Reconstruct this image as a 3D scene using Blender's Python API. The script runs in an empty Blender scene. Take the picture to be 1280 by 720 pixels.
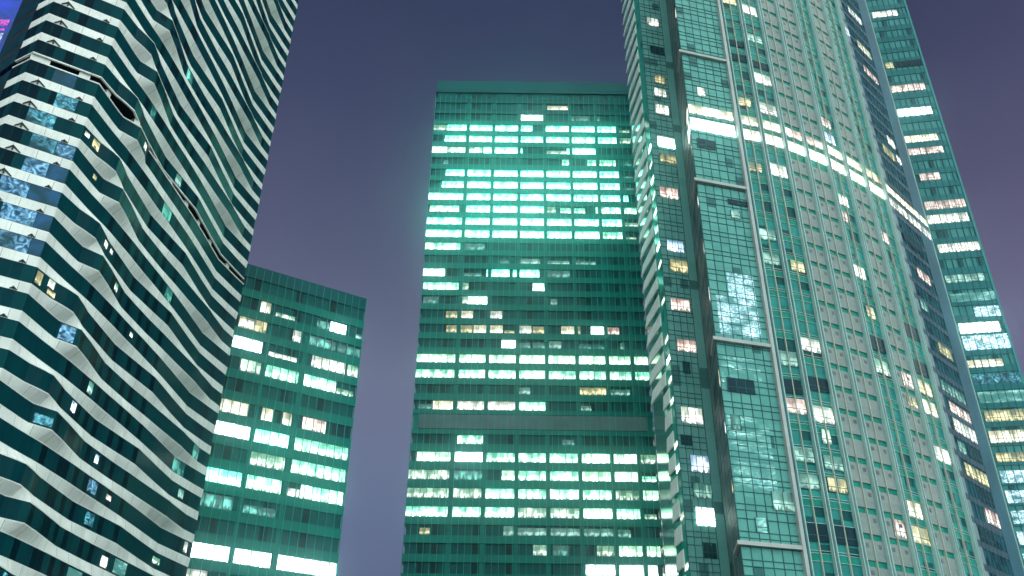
import bpy, math, random
from mathutils import Vector, Matrix
random.seed(7)
scene = bpy.context.scene
col = scene.collection
EYE = 1.6          # height of the camera above the street; all z below are counted from the eye and lifted by this
HAZE = .00075
R = math.radians

# ------------------------------------------------------------------ materials
def new_mat(name):
    m = bpy.data.materials.new(name); m.use_nodes = True
    nt = m.node_tree
    return m, nt, nt.nodes['Principled BSDF']

def N(nt, kind, **kw):
    n = nt.nodes.new(kind)
    for k, v in kw.items():
        if hasattr(n, k): setattr(n, k, v)
    return n

def mathn(nt, op, a, b=None, c=None, clamp=False):
    n = nt.nodes.new('ShaderNodeMath'); n.operation = op; n.use_clamp = clamp
    for i, v in enumerate((a, b, c)):
        if v is None: continue
        if isinstance(v, (int, float)): n.inputs[i].default_value = v
        else: nt.links.new(v, n.inputs[i])
    return n.outputs[0]

def plain(name, rgb, rough=0.6, metal=0.0, vary=0.25, scale=0.35, spec=0.08):
    """solid material with large soft weathering"""
    m, nt, b = new_mat(name)
    tc = N(nt, 'ShaderNodeTexCoord')
    no = N(nt, 'ShaderNodeTexNoise'); no.inputs['Scale'].default_value = scale; no.inputs['Detail'].default_value = 5
    nt.links.new(tc.outputs['Object'], no.inputs['Vector'])
    mr = N(nt, 'ShaderNodeMapRange'); mr.inputs['From Min'].default_value = 0.3; mr.inputs['From Max'].default_value = 0.7
    mr.inputs['To Min'].default_value = 1 - vary; mr.inputs['To Max'].default_value = 1 + vary
    nt.links.new(no.outputs['Fac'], mr.inputs['Value'])
    mx = N(nt, 'ShaderNodeVectorMath', operation='SCALE'); mx.inputs[0].default_value = rgb
    nt.links.new(mr.outputs[0], mx.inputs['Scale'])
    nt.links.new(mx.outputs[0], b.inputs['Base Color'])
    b.inputs['Roughness'].default_value = rough; b.inputs['Metallic'].default_value = metal
    b.inputs['Specular IOR Level'].default_value = spec
    return m

def glass(name, c1, c2, cell=(1.5, 1.8), rough=0.10, dark=0.12, spec=0.06, lines=0.0, bump=0.02):
    """coated curtain-wall glass: every pane has its own tint (blinds, rooms behind it)"""
    m, nt, b = new_mat(name)
    uv = N(nt, 'ShaderNodeUVMap')
    sep = N(nt, 'ShaderNodeSeparateXYZ'); nt.links.new(uv.outputs[0], sep.inputs[0])
    fx = mathn(nt, 'FLOOR', mathn(nt, 'DIVIDE', sep.outputs[0], cell[0]))
    fy = mathn(nt, 'FLOOR', mathn(nt, 'DIVIDE', sep.outputs[1], cell[1]))
    cb = N(nt, 'ShaderNodeCombineXYZ'); nt.links.new(fx, cb.inputs[0]); nt.links.new(fy, cb.inputs[1])
    wn = N(nt, 'ShaderNodeTexWhiteNoise'); nt.links.new(cb.outputs[0], wn.inputs['Vector'])
    # neighbouring panes often belong to the same room
    cb2 = N(nt, 'ShaderNodeVectorMath', operation='MULTIPLY'); nt.links.new(cb.outputs[0], cb2.inputs[0]); cb2.inputs[1].default_value = (0.31, 0.83, 1)
    no = N(nt, 'ShaderNodeTexNoise'); no.inputs['Scale'].default_value = 1.0; nt.links.new(cb2.outputs[0], no.inputs['Vector'])
    t = mathn(nt, 'ADD', mathn(nt, 'MULTIPLY', wn.outputs['Value'], 0.45), mathn(nt, 'MULTIPLY', no.outputs['Fac'], 0.75))
    t = mathn(nt, 'SUBTRACT', t, 0.1, clamp=True)
    mx = N(nt, 'ShaderNodeMix', data_type='RGBA'); nt.links.new(t, mx.inputs['Factor'])
    mx.inputs['A'].default_value = (*c1, 1); mx.inputs['B'].default_value = (*c2, 1)
    colout = mx.outputs['Result']
    if dark > 0:
        dk = mathn(nt, 'LESS_THAN', wn.outputs['Value'], dark)
        mx2 = N(nt, 'ShaderNodeMix', data_type='RGBA'); nt.links.new(mathn(nt, 'MULTIPLY', dk, 0.7), mx2.inputs['Factor'])
        nt.links.new(colout, mx2.inputs['A']); mx2.inputs['B'].default_value = (c1[0]*.2, c1[1]*.25, c1[2]*.3, 1)
        colout = mx2.outputs['Result']
    if lines > 0:
        lx = mathn(nt, 'FRACT', mathn(nt, 'DIVIDE', sep.outputs[0], cell[0]))
        ln = mathn(nt, 'LESS_THAN', lx, lines)
        mx3 = N(nt, 'ShaderNodeMix', data_type='RGBA'); nt.links.new(ln, mx3.inputs['Factor'])
        nt.links.new(colout, mx3.inputs['A']); mx3.inputs['B'].default_value = (c2[0]*1.2+.01, c2[1]*1.1, c2[2]*1.1, 1)
        colout = mx3.outputs['Result']
    nt.links.new(colout, b.inputs['Base Color'])
    b.inputs['Roughness'].default_value = rough
    b.inputs['Specular IOR Level'].default_value = spec
    if bump > 0:
        bn = N(nt, 'ShaderNodeTexNoise'); bn.inputs['Scale'].default_value = 0.9
        tc = N(nt, 'ShaderNodeTexCoord'); nt.links.new(tc.outputs['Object'], bn.inputs['Vector'])
        bp = N(nt, 'ShaderNodeBump'); bp.inputs['Strength'].default_value = 0.25; bp.inputs['Distance'].default_value = bump
        nt.links.new(bn.outputs['Fac'], bp.inputs['Height']); nt.links.new(bp.outputs['Normal'], b.inputs['Normal'])
    return m

def lit(name, rgb, strength, top=None, cell=0.75, furn=0.22, vary=0.5, glassy=(0.01, 0.08, 0.07), lamps=1.0):
    """a lit room behind the glass: ceiling lamps, uneven blinds, dim back corners, ragged furniture line along the sill"""
    m, nt, b = new_mat(name)
    uv = N(nt, 'ShaderNodeUVMap'); sep = N(nt, 'ShaderNodeSeparateXYZ'); nt.links.new(uv.outputs[0], sep.inputs[0])
    oi = N(nt, 'ShaderNodeObjectInfo')
    rnd = mathn(nt, 'MULTIPLY', oi.outputs['Random'], 97.0)
    u = mathn(nt, 'ADD', sep.outputs[0], rnd); v = sep.outputs[1]
    cellid = mathn(nt, 'FLOOR', mathn(nt, 'DIVIDE', u, cell))
    wn = N(nt, 'ShaderNodeTexWhiteNoise', noise_dimensions='1D'); nt.links.new(cellid, wn.inputs['W'])
    cv = N(nt, 'ShaderNodeCombineXYZ'); nt.links.new(mathn(nt, 'MULTIPLY', u, 0.75), cv.inputs[0]); nt.links.new(mathn(nt, 'MULTIPLY', v, .55), cv.inputs[1])
    no = N(nt, 'ShaderNodeTexNoise'); no.inputs['Scale'].default_value = 1.0; no.inputs['Detail'].default_value = 5; no.inputs['Roughness'].default_value = .6
    nt.links.new(cv.outputs[0], no.inputs['Vector'])
    # patches of lamp light against the dimmer room
    pl = N(nt, 'ShaderNodeMapRange', interpolation_type='SMOOTHSTEP'); pl.inputs['From Min'].default_value = .34; pl.inputs['From Max'].default_value = .62
    nt.links.new(mathn(nt, 'ADD', no.outputs['Fac'], mathn(nt, 'MULTIPLY', mathn(nt, 'SUBTRACT', .55, v), .16)), pl.inputs['Value'])
    # whole rooms differ
    rm = mathn(nt, 'ADD', .65, mathn(nt, 'MULTIPLY', mathn(nt, 'FRACT', mathn(nt, 'MULTIPLY', rnd, 3.7)), .55))
    br = mathn(nt, 'ADD', .38, mathn(nt, 'MULTIPLY', pl.outputs[0], .85*lamps))
    br = mathn(nt, 'MULTIPLY', br, mathn(nt, 'ADD', 1.0 - vary*.6, mathn(nt, 'MULTIPLY', wn.outputs['Value'], vary*.6)))
    br = mathn(nt, 'MULTIPLY', br, rm)
    # blinds let down to different heights
    wn2 = N(nt, 'ShaderNodeTexWhiteNoise', noise_dimensions='1D'); nt.links.new(mathn(nt, 'ADD', mathn(nt, 'FLOOR', mathn(nt, 'DIVIDE', u, cell*2)), 31.7), wn2.inputs['W'])
    bl = mathn(nt, 'GREATER_THAN', v, mathn(nt, 'ADD', 0.42, mathn(nt, 'MULTIPLY', wn2.outputs['Value'], 0.75)))
    # furniture, plants and people along the sill
    fu = N(nt, 'ShaderNodeTexNoise', noise_dimensions='1D'); fu.inputs['Scale'].default_value = 1.3; fu.inputs['Detail'].default_value = 7; fu.inputs['Roughness'].default_value = .65
    nt.links.new(u, fu.inputs['W'])
    fm = mathn(nt, 'LESS_THAN', v, mathn(nt, 'MULTIPLY', mathn(nt, 'SUBTRACT', fu.outputs['Fac'], 0.40), furn * 6.0))
    br = mathn(nt, 'MULTIPLY', br, mathn(nt, 'SUBTRACT', 1.0, mathn(nt, 'MULTIPLY', fm, 0.8)))
    br = mathn(nt, 'MULTIPLY', br, mathn(nt, 'SUBTRACT', 1.0, mathn(nt, 'MULTIPLY', bl, 0.42)))
    tp = top or (rgb[0]*.5, rgb[1]*.72, rgb[2]*.6)
    mx = N(nt, 'ShaderNodeMix', data_type='RGBA')
    nt.links.new(mathn(nt, 'MULTIPLY', mathn(nt, 'SUBTRACT', 1.0, pl.outputs[0]), .85), mx.inputs['Factor'])
    mx.inputs['A'].default_value = (*rgb, 1); mx.inputs['B'].default_value = (*tp, 1)
    mx2 = N(nt, 'ShaderNodeMix', data_type='RGBA'); nt.links.new(mathn(nt, 'MULTIPLY', bl, .7), mx2.inputs['Factor'])
    nt.links.new(mx.outputs['Result'], mx2.inputs['A']); mx2.inputs['B'].default_value = (*tp, 1)
    nt.links.new(mx2.outputs['Result'], b.inputs['Emission Color'])
    nt.links.new(mathn(nt, 'MULTIPLY', br, strength), b.inputs['Emission Strength'])
    b.inputs['Base Color'].default_value = (*glassy, 1); b.inputs['Roughness'].default_value = 0.12
    return m

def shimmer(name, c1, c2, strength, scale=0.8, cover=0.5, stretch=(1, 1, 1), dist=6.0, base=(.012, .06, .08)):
    """rippled emission: LED-screen reflections painted onto glass; also serves the screen itself"""
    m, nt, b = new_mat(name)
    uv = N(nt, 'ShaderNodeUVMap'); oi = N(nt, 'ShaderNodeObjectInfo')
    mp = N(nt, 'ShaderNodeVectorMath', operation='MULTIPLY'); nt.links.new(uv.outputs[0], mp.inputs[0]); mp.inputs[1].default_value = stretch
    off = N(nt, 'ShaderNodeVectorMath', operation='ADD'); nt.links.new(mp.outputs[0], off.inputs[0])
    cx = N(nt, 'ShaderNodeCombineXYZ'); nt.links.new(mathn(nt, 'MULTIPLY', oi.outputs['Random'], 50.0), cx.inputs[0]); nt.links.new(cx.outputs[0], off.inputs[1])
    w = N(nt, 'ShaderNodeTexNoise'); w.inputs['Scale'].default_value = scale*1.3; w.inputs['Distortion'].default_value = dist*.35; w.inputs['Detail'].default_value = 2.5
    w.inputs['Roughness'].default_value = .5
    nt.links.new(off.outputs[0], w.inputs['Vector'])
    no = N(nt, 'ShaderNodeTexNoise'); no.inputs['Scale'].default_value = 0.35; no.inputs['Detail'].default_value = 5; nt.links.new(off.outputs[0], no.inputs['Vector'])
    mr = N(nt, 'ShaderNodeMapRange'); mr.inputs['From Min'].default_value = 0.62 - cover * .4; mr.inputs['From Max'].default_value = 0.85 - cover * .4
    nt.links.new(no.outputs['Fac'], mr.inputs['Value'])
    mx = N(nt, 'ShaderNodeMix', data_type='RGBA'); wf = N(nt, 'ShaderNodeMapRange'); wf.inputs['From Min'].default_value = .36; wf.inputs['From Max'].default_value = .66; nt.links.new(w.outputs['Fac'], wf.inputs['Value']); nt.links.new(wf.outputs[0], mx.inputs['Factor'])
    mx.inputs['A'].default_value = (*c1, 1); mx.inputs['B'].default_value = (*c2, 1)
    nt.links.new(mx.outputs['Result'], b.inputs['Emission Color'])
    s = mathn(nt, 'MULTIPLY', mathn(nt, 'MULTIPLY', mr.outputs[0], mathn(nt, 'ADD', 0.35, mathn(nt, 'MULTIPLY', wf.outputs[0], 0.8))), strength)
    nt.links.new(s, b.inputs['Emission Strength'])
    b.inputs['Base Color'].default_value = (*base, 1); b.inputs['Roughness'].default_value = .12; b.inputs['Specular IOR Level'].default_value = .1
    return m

M = {}
# curved-band tower on the left
M['band_white'] = plain('white_band_cladding', (.82, .85, .79), .55, vary=.12, scale=.30)
def add_joints(m, pitch, width, depth):
    nt = m.node_tree; b = nt.nodes['Principled BSDF']; src = b.inputs['Base Color'].links[0].from_socket
    uv = N(nt, 'ShaderNodeUVMap'); sp = N(nt, 'ShaderNodeSeparateXYZ'); nt.links.new(uv.outputs[0], sp.inputs[0])
    fr = mathn(nt, 'FRACT', mathn(nt, 'DIVIDE', mathn(nt, 'ADD', sp.outputs[0], .37), pitch))
    ln = mathn(nt, 'MULTIPLY', mathn(nt, 'LESS_THAN', fr, width/pitch), depth)
    cell = N(nt, 'ShaderNodeTexWhiteNoise', noise_dimensions='1D'); nt.links.new(mathn(nt, 'FLOOR', mathn(nt, 'DIVIDE', mathn(nt, 'ADD', sp.outputs[0], .37), pitch)), cell.inputs['W'])
    st = N(nt, 'ShaderNodeTexNoise', noise_dimensions='1D'); st.inputs['Scale'].default_value = 2.2; st.inputs['Detail'].default_value = 5
    nt.links.new(sp.outputs[0], st.inputs['W'])
    k = mathn(nt, 'SUBTRACT', mathn(nt, 'ADD', .90, mathn(nt, 'MULTIPLY', cell.outputs['Value'], .12)), ln)
    k = mathn(nt, 'SUBTRACT', k, mathn(nt, 'MULTIPLY', mathn(nt, 'GREATER_THAN', st.outputs['Fac'], .60), .07))
    mu = N(nt, 'ShaderNodeVectorMath', operation='SCALE'); nt.links.new(src, mu.inputs[0]); nt.links.new(k, mu.inputs['Scale'])
    nt.links.new(mu.outputs[0], b.inputs['Base Color'])
add_joints(M['band_white'], 2.6, .07, .45)
M['wave_glass'] = glass('dark_band_glass', (.001, .022, .038), (.002, .062, .066), (1.15, 99), .16, .15, spec=.022, lines=.04, bump=.0)
M['void'] = plain('dark_open_floor', (.006, .010, .012), .8)
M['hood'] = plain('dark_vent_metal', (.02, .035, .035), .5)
# green office towers
M['spandrel'] = plain('green_spandrel_glass', (.0, .215, .170), .16, vary=.22, scale=.05)
M['office_glass'] = glass('green_office_glass', (.0005, .045, .055), (.0008, .15, .14), (1.505, 99), .08, .25)
M['mullion'] = plain('green_mullion_metal', (.015, .42, .34), .45)
M['pier'] = plain('green_pier_glass', (.001, .19, .155), .2, vary=.15)
M['crown'] = plain('dark_crown_glass', (.0, .105, .110), .2, vary=.15, scale=.05)
M['louvre'] = plain('grey_green_louvre', (.13, .22, .22), .6, vary=.12)
M['roof'] = plain('roof_membrane', (.10, .11, .11), .9)
M['core'] = plain('dark_interior', (.004, .02, .022), .8)
# round tower and its neighbours
M['bay_glass'] = glass('emerald_bay_glass', (.010, .13, .135), (.045, .34, .30), (2.2, 1.81), .10, .16)
M['grid_glass'] = glass('grey_green_grid_glass', (.085, .29, .265), (.15, .45, .39), (1.43, 1.81), .10, .035)
M['grid_frame'] = plain('dark_green_frame', (.03, .12, .12), .4)
M['rear_glass'] = glass('grey_green_rear_glass', (.10, .32, .29), (.17, .42, .38), (1.5, 1.81), .12, .06)
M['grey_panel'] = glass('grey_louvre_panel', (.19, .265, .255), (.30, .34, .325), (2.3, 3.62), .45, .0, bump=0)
M['green_plate'] = plain('green_spandrel_plate', (.008, .24, .18), .25, vary=.2, scale=.5)
M['fin'] = plain('pale_green_fin', (.38, .56, .52), .4, vary=.08)
M['fin_dark'] = plain('blue_green_channel', (.02, .14, .19), .4)
M['fin_warm'] = plain('beige_mullion', (.42, .47, .38), .5, vary=.08)
M['ledge'] = plain('pale_stone_ledge', (.44, .47, .45), .6, vary=.08)
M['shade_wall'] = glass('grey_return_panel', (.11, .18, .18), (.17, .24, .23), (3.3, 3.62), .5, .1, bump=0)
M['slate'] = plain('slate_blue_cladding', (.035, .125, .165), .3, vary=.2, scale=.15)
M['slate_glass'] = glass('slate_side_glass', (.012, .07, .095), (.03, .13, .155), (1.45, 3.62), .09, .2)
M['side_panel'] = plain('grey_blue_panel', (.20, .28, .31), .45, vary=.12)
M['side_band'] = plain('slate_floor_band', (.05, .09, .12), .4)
M['vent_grey'] = plain('grey_vent_metal', (.13, .17, .17), .6)
M['side_glass'] = glass('emerald_side_glass', (.01, .32, .25), (.02, .50, .38), (1.2, 1.81), .1, .1)
M['wing'] = plain('pale_balcony_panel', (.80, .86, .80), .5, vary=.10)
M['far_glass'] = glass('teal_far_glass', (.015, .17, .18), (.10, .38, .36), (1.45, 4.24), .1, .12)
M['far_band'] = plain('teal_far_spandrel', (.02, .18, .19), .25, vary=.15, scale=.1)
M['far_frame'] = plain('teal_far_frame', (.015, .09, .11), .4)
M['pink'] = plain('pink_beige_render', (.62, .46, .50), .8)
M['pink_pale'] = plain('pale_balcony_render', (.72, .70, .72), .8)
M['pink_glass'] = glass('apartment_glass', (.05, .07, .12), (.2, .22, .3), (1.5, 3), .2)
M['tower_dark'] = plain('dark_screen_tower_cladding', (.01, .012, .03), .5)
# lit rooms; further down, panes with screen reflections painted as glow
M['W'] = lit('bright_white_room', (.78, 1, .90), 7.0, furn=.10, vary=.3, top=(.75, 1, .90))
M['w'] = lit('white_room', (1, .97, .92), 1.7, furn=.18, vary=.5, top=(.80, .88, .72))
M['o'] = lit('white_office', (.70, 1, .78), 3.4, furn=.22, vary=.6, top=(.18, .85, .52))
M['O'] = lit('bright_office', (.38, 1, .76), 9.0, furn=.16, vary=.4, top=(.12, .92, .64))
M['q'] = lit('warm_white_office', (.70, 1, .76), 4.4, furn=.18, vary=.5, top=(.40, .95, .52))
M['h'] = lit('half_blind_office', (.88, 1, .86), 1.6, furn=.25, vary=.7, top=(.28, .72, .42))
M['t'] = lit('dim_teal_office', (.20, .80, .66), .7, furn=.35, vary=.8, top=(.02, .20, .17))
M['y'] = lit('yellow_room', (1, .86, .46), 1.05, furn=.2, vary=.5, top=(.60, .52, .22))
M['p'] = lit('peach_room', (1, .82, .74), 1.5, furn=.2, vary=.5, top=(.85, .50, .42))
M['g'] = lit('pale_green_room', (.52, .92, .78), .75, furn=.2, vary=.5, top=(.16, .52, .42))
M['b'] = lit('blue_white_room', (.78, .90, 1), 1.9, furn=.15, vary=.35, top=(.45, .68, 1))
M['c'] = lit('cream_lobby', (1, .94, .78), 1.6, furn=.10, vary=.3, top=(.95, .88, .55))
M['L'] = lit('bright_lobby', (1, .97, .88), 3.2, furn=.06, vary=.25, top=(1, .92, .70))
M['k'] = plain('dark_vacant_room', (.006, .035, .05), .2)
M['sb'] = shimmer('blue_reflection_pane', (.005, .04, .20), (.30, .70, 1), .75, .7, .75)
M['sc'] = shimmer('cyan_reflection_pane', (.005, .09, .18), (.22, .80, .95), .6, .8, .7)
M['sd'] = shimmer('deep_blue_reflection_pane', (.005, .02, .10), (.02, .10, .32), .32, .3, .9)
M['ss'] = shimmer('silver_reflection_pane', (.06, .22, .34), (.75, .92, 1), 1.35, .8, .62, (1, 1.5, 1), 9, (.10, .34, .32))
M['sf'] = shimmer('far_reflection_pane', (.08, .30, .42), (.85, .95, 1), 1.9, .7, .75, (1, 1.6, 1), 8, (.04, .25, .25))
M['st'] = shimmer('teal_reflection_pane', (.03, .25, .24), (.6, 1, .92), .8, .7, .42, (.6, 1.6, 1), 7, (.10, .34, .31))
M['sg'] = shimmer('green_reflection_pane', (.0, .08, .02), (.15, .6, .2), .6, .7, .7)
M['led'] = shimmer('led_screen', (.002, .004, .25), (.008, .015, .45), .9, .05, 1.3)
M['led_pink'] = shimmer('led_screen_magenta', (.5, .0, .4), (.9, .12, .8), .9, .3, .9)
M['led_white'] = shimmer('led_screen_white', (.2, .3, .9), (.8, .8, 1), 1.0, .3, .9)
M['asphalt'] = plain('asphalt', (.05, .05, .052), .9, vary=.2)
M['paving'] = plain('paving_stone', (.25, .25, .24), .85)

# ------------------------------------------------------------------ mesh helpers
class MB:
    def __init__(s): s.v = []; s.f = []; s.uv = []
    def quad(s, a, b, c, d, uv=None):
        i = len(s.v); s.v += [tuple(a), tuple(b), tuple(c), tuple(d)]; s.f.append((i, i+1, i+2, i+3))
        s.uv += uv or [(0, 0), (1, 0), (1, 1), (0, 1)]
    def poly(s, pts):
        i = len(s.v); s.v += [tuple(p) for p in pts]; s.f.append(tuple(range(i, i+len(pts)))); s.uv += [(p[0], p[1]) for p in pts]
    def build(s, name, mat, parent=None, smooth=False):
        me = bpy.data.meshes.new(name); me.from_pydata([(x, y, z + EYE) for x, y, z in s.v], [], s.f)
        uvl = me.uv_layers.new(name='UVMap')
        for i, c in enumerate(s.uv): uvl.data[i].uv = c
        me.materials.append(M[mat] if isinstance(mat, str) else mat); me.update()
        o = bpy.data.objects.new(name, me); col.objects.link(o)
        if parent: o.parent = parent; o.matrix_parent_inverse = parent.matrix_world.inverted()
        return o

def norm2(a, b):
    dx, dy = b[0]-a[0], b[1]-a[1]; L = math.hypot(dx, dy)
    return (dy/L, -dx/L)

def offset(poly, d, closed=False):
    n = len(poly); out = []
    for i in range(n):
        ns = []
        if i > 0 or closed: ns.append(norm2(poly[i-1], poly[i]))
        if i < n-1 or closed: ns.append(norm2(poly[i], poly[(i+1) % n]))
        if len(ns) == 2:
            k = 1 + ns[0][0]*ns[1][0] + ns[0][1]*ns[1][1]
            k = max(k, .35)
            nx, ny = (ns[0][0]+ns[1][0])/k, (ns[0][1]+ns[1][1])/k
        else: nx, ny = ns[0]
        out.append((poly[i][0]+nx*d, poly[i][1]+ny*d))
    return out

def lens(poly, closed=False):
    s = [0]; n = len(poly)
    for i in range(n if closed else n-1):
        a, b = poly[i], poly[(i+1) % n]; s.append(s[-1]+math.hypot(b[0]-a[0], b[1]-a[1]))
    return s

def wall(mb, poly, z0, z1, out=0.0, closed=False):
    p = offset(poly, out, closed); s = lens(poly, closed); n = len(p)
    for i in range(n if closed else n-1):
        a, b = p[i], p[(i+1) % n]
        mb.quad((*a, z0), (*b, z0), (*b, z1), (*a, z1), [(s[i], z0), (s[i+1], z0), (s[i+1], z1), (s[i], z1)])

def band(mb, poly, z0, z1, o0, o1, closed=False):
    """a box-section ribbon along a polyline: front at o1, back at o0"""
    wall(mb, poly, z0, z1, o1, closed)
    pi, po = offset(poly, o0, closed), offset(poly, o1, closed); n = len(poly)
    for i in range(n if closed else n-1):
        j = (i+1) % n
        mb.quad((*pi[i], z0), (*pi[j], z0), (*po[j], z0), (*po[i], z0))
        mb.quad((*po[i], z1), (*po[j], z1), (*pi[j], z1), (*pi[i], z1))
    if not closed:
        for i in (0, n-1):
            mb.quad((*pi[i], z0), (*po[i], z0), (*po[i], z1), (*pi[i], z1))

def prism(mb, poly, z0, z1, out=0.0):
    wall(mb, poly, z0, z1, out, True)
    p = offset(poly, out, True)
    mb.poly([(*q, z1) for q in p]); mb.poly([(*q, z0) for q in reversed(p)])

def point_on(poly, s):
    L = lens(poly)
    for i in range(len(poly)-1):
        if s <= L[i+1] or i == len(poly)-2:
            t = (s-L[i])/(L[i+1]-L[i]); a, b = poly[i], poly[i+1]
            return (a[0]+(b[0]-a[0])*t, a[1]+(b[1]-a[1])*t), norm2(a, b), ((b[0]-a[0])/(L[i+1]-L[i]), (b[1]-a[1])/(L[i+1]-L[i]))

def sub_poly(poly, s0, s1):
    L = lens(poly); out = [point_on(poly, s0)[0]]
    for i in range(1, len(poly)-1):
        if s0+1e-4 < L[i] < s1-1e-4: out.append(poly[i])
    out.append(point_on(poly, s1)[0]); return out

def vbar(mb, p, n, t, z0, z1, w, o0, o1):
    """upright bar: centre p on the facade line, n outwards, t along"""
    c = [(p[0]+t[0]*sx*w/2+n[0]*o, p[1]+t[1]*sx*w/2+n[1]*o) for sx, o in ((-1, o0), (-1, o1), (1, o1), (1, o0))]
    for i in range(4):
        a, b = c[i], c[(i+1) % 4]
        mb.quad((*a, z0), (*b, z0), (*b, z1), (*a, z1))
    mb.poly([(*q, z1) for q in reversed(c)]); mb.poly([(*q, z0) for q in c])

def pane(poly, s0, s1, z0, z1, out, thick=.05):
    """a window pane as a thin box; u in metres, v from sill to head"""
    mb = MB(); sp = sub_poly(poly, s0, s1); L = lens(sp)
    p, q = offset(sp, out), offset(sp, out-thick)
    for i in range(len(sp)-1):
        mb.quad((*p[i], z0), (*p[i+1], z0), (*p[i+1], z1), (*p[i], z1), [(L[i], 0), (L[i+1], 0), (L[i+1], 1), (L[i], 1)])
        mb.quad((*q[i], z0), (*q[i+1], z0), (*p[i+1], z0), (*p[i], z0), [(L[i], 0), (L[i+1], 0), (L[i+1], 0), (L[i], 0)])
        mb.quad((*p[i], z1), (*p[i+1], z1), (*q[i+1], z1), (*q[i], z1), [(L[i], 1), (L[i+1], 1), (L[i+1], 1), (L[i], 1)])
    for i in (0, -1):
        mb.quad((*q[i], z0), (*p[i], z0), (*p[i], z1), (*q[i], z1), [(L[i], 0), (L[i], 0), (L[i], 1), (L[i], 1)])
    return mb

def pane_uv(mb):   # for shimmering panes: v in metres instead of 0..1
    mb.uv = [(a, mb.v[i][2]) for i, (a, b) in enumerate(mb.uv)]; return mb

def frame_mesh(poly, s0, s1, z0, z1, out, nv, transom=True, w=.09):
    mb = MB(); n_ = max(1, nv)
    for k in range(n_+1):
        p, n, t = point_on(poly, s0+(s1-s0)*k/n_); vbar(mb, p, n, t, z0, z1, w, out-.02, out+.06)
    if transom: band(mb, sub_poly(poly, s0, s1), z0+(z1-z0)*.32, z0+(z1-z0)*.32+w, out-.02, out+.045)
    return mb

def thing(name, label, cat, loc):
    o = bpy.data.objects.new(name, None); col.objects.link(o); o.location = (loc[0], loc[1], 0); o.empty_display_size = 5
    bpy.context.view_layer.update()
    o['label'] = label; o['category'] = cat
    return o

def struct(o): o['kind'] = 'structure'; return o

# ------------------------------------------------------------------ sky and ground
w = bpy.data.worlds.new('World'); scene.world = w; w.use_nodes = True
nt = w.node_tree; bg = nt.nodes['Background']
tc = N(nt, 'ShaderNodeTexCoord'); sep = N(nt, 'ShaderNodeSeparateXYZ'); nt.links.new(tc.outputs['Generated'], sep.inputs[0])
ramp = N(nt, 'ShaderNodeValToRGB'); cr = ramp.color_ramp
stops = [(.0, (.17, .165, .27)), (.29, (.145, .152, .275)), (.45, (.152, .150, .240)), (.57, (.082, .082, .150)), (.67, (.046, .052, .108)), (.76, (.028, .036, .082)), (1.0, (.016, .022, .060))]
cr.elements[0].position, cr.elements[0].color = stops[0][0], (*stops[0][1], 1)
cr.elements[1].position, cr.elements[1].color = stops[-1][0], (*stops[-1][1], 1)
for p, c in stops[1:-1]:
    e = cr.elements.new(p); e.color = (*c, 1)
cn = N(nt, 'ShaderNodeTexNoise'); cn.inputs['Scale'].default_value = 1.6; cn.inputs['Detail'].default_value = 3
nt.links.new(tc.outputs['Generated'], cn.inputs['Vector'])
zz = mathn(nt, 'ADD', sep.outputs[2], mathn(nt, 'MULTIPLY', mathn(nt, 'SUBTRACT', cn.outputs['Fac'], .5), .17))
nt.links.new(zz, ramp.inputs['Fac'])
# city glow: warmer, purpler sky to the east of the street
ex = N(nt, 'ShaderNodeMapRange'); ex.inputs['From Min'].default_value = .05; ex.inputs['From Max'].default_value = .55
nt.links.new(sep.outputs[0], ex.inputs['Value'])
tint = N(nt, 'ShaderNodeMix', data_type='RGBA', blend_type='MULTIPLY'); nt.links.new(ex.outputs[0], tint.inputs['Factor'])
nt.links.new(ramp.outputs['Color'], tint.inputs['A']); tint.inputs['B'].default_value = (.96, .80, .88, 1)
nt.links.new(tint.outputs['Result'], bg.inputs['Color']); bg.inputs['Strength'].default_value = .87

sun = bpy.data.lights.new('city_light', 'SUN'); sun.energy = 5.0; sun.angle = R(150); sun.color = (.97, 1, .96)
so = bpy.data.objects.new('city_light', sun); col.objects.link(so)
d = Vector((-.52, .85, -.11)); so.rotation_euler = d.to_track_quat('-Z', 'Y').to_euler()

g = MB(); g.quad((-2500, -2500, -EYE), (2500, -2500, -EYE), (2500, 3000, -EYE), (-2500, 3000, -EYE)); struct(g.build('ground', 'paving'))
g = MB(); g.quad((-14, -400, -EYE+.004), (6, -400, -EYE+.004), (6, 190, -EYE+.004), (-14, 190, -EYE+.004)); struct(g.build('road', 'asphalt'))
for x0, x1 in ((-18, -14), (6, 10)):
    g = MB(); band(g, [(x0, 190), (x0, -400), (x1, -400), (x1, 190)], -EYE, -EYE+.13, -.01, 0)
    g.quad((x0, -400, -EYE+.13), (x1, -400, -EYE+.13), (x1, 190, -EYE+.13), (x0, 190, -EYE+.13)); struct(g.build('pavement', 'paving'))

hz, hnt, hb = new_mat('halo_haze'); hnt.nodes.remove(hb)  # thin volume added so bright windows get a halo around them
pv = N(hnt, 'ShaderNodeVolumePrincipled'); pv.inputs['Density'].default_value = HAZE; pv.inputs['Anisotropy'].default_value = .97; pv.inputs['Color'].default_value = (.56, .95, .97, 1)
hnt.links.new(pv.outputs[0], [n for n in hnt.nodes if n.type == 'OUTPUT_MATERIAL'][0].inputs['Volume'])
hbx = MB(); hq = [(-2600, -2600), (2600, -2600), (2600, 3100), (-2600, 3100)]
prism(hbx, hq, -EYE-1, 306, 0); ho = hbx.build('haze', hz); ho['kind'] = 'stuff'

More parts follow.
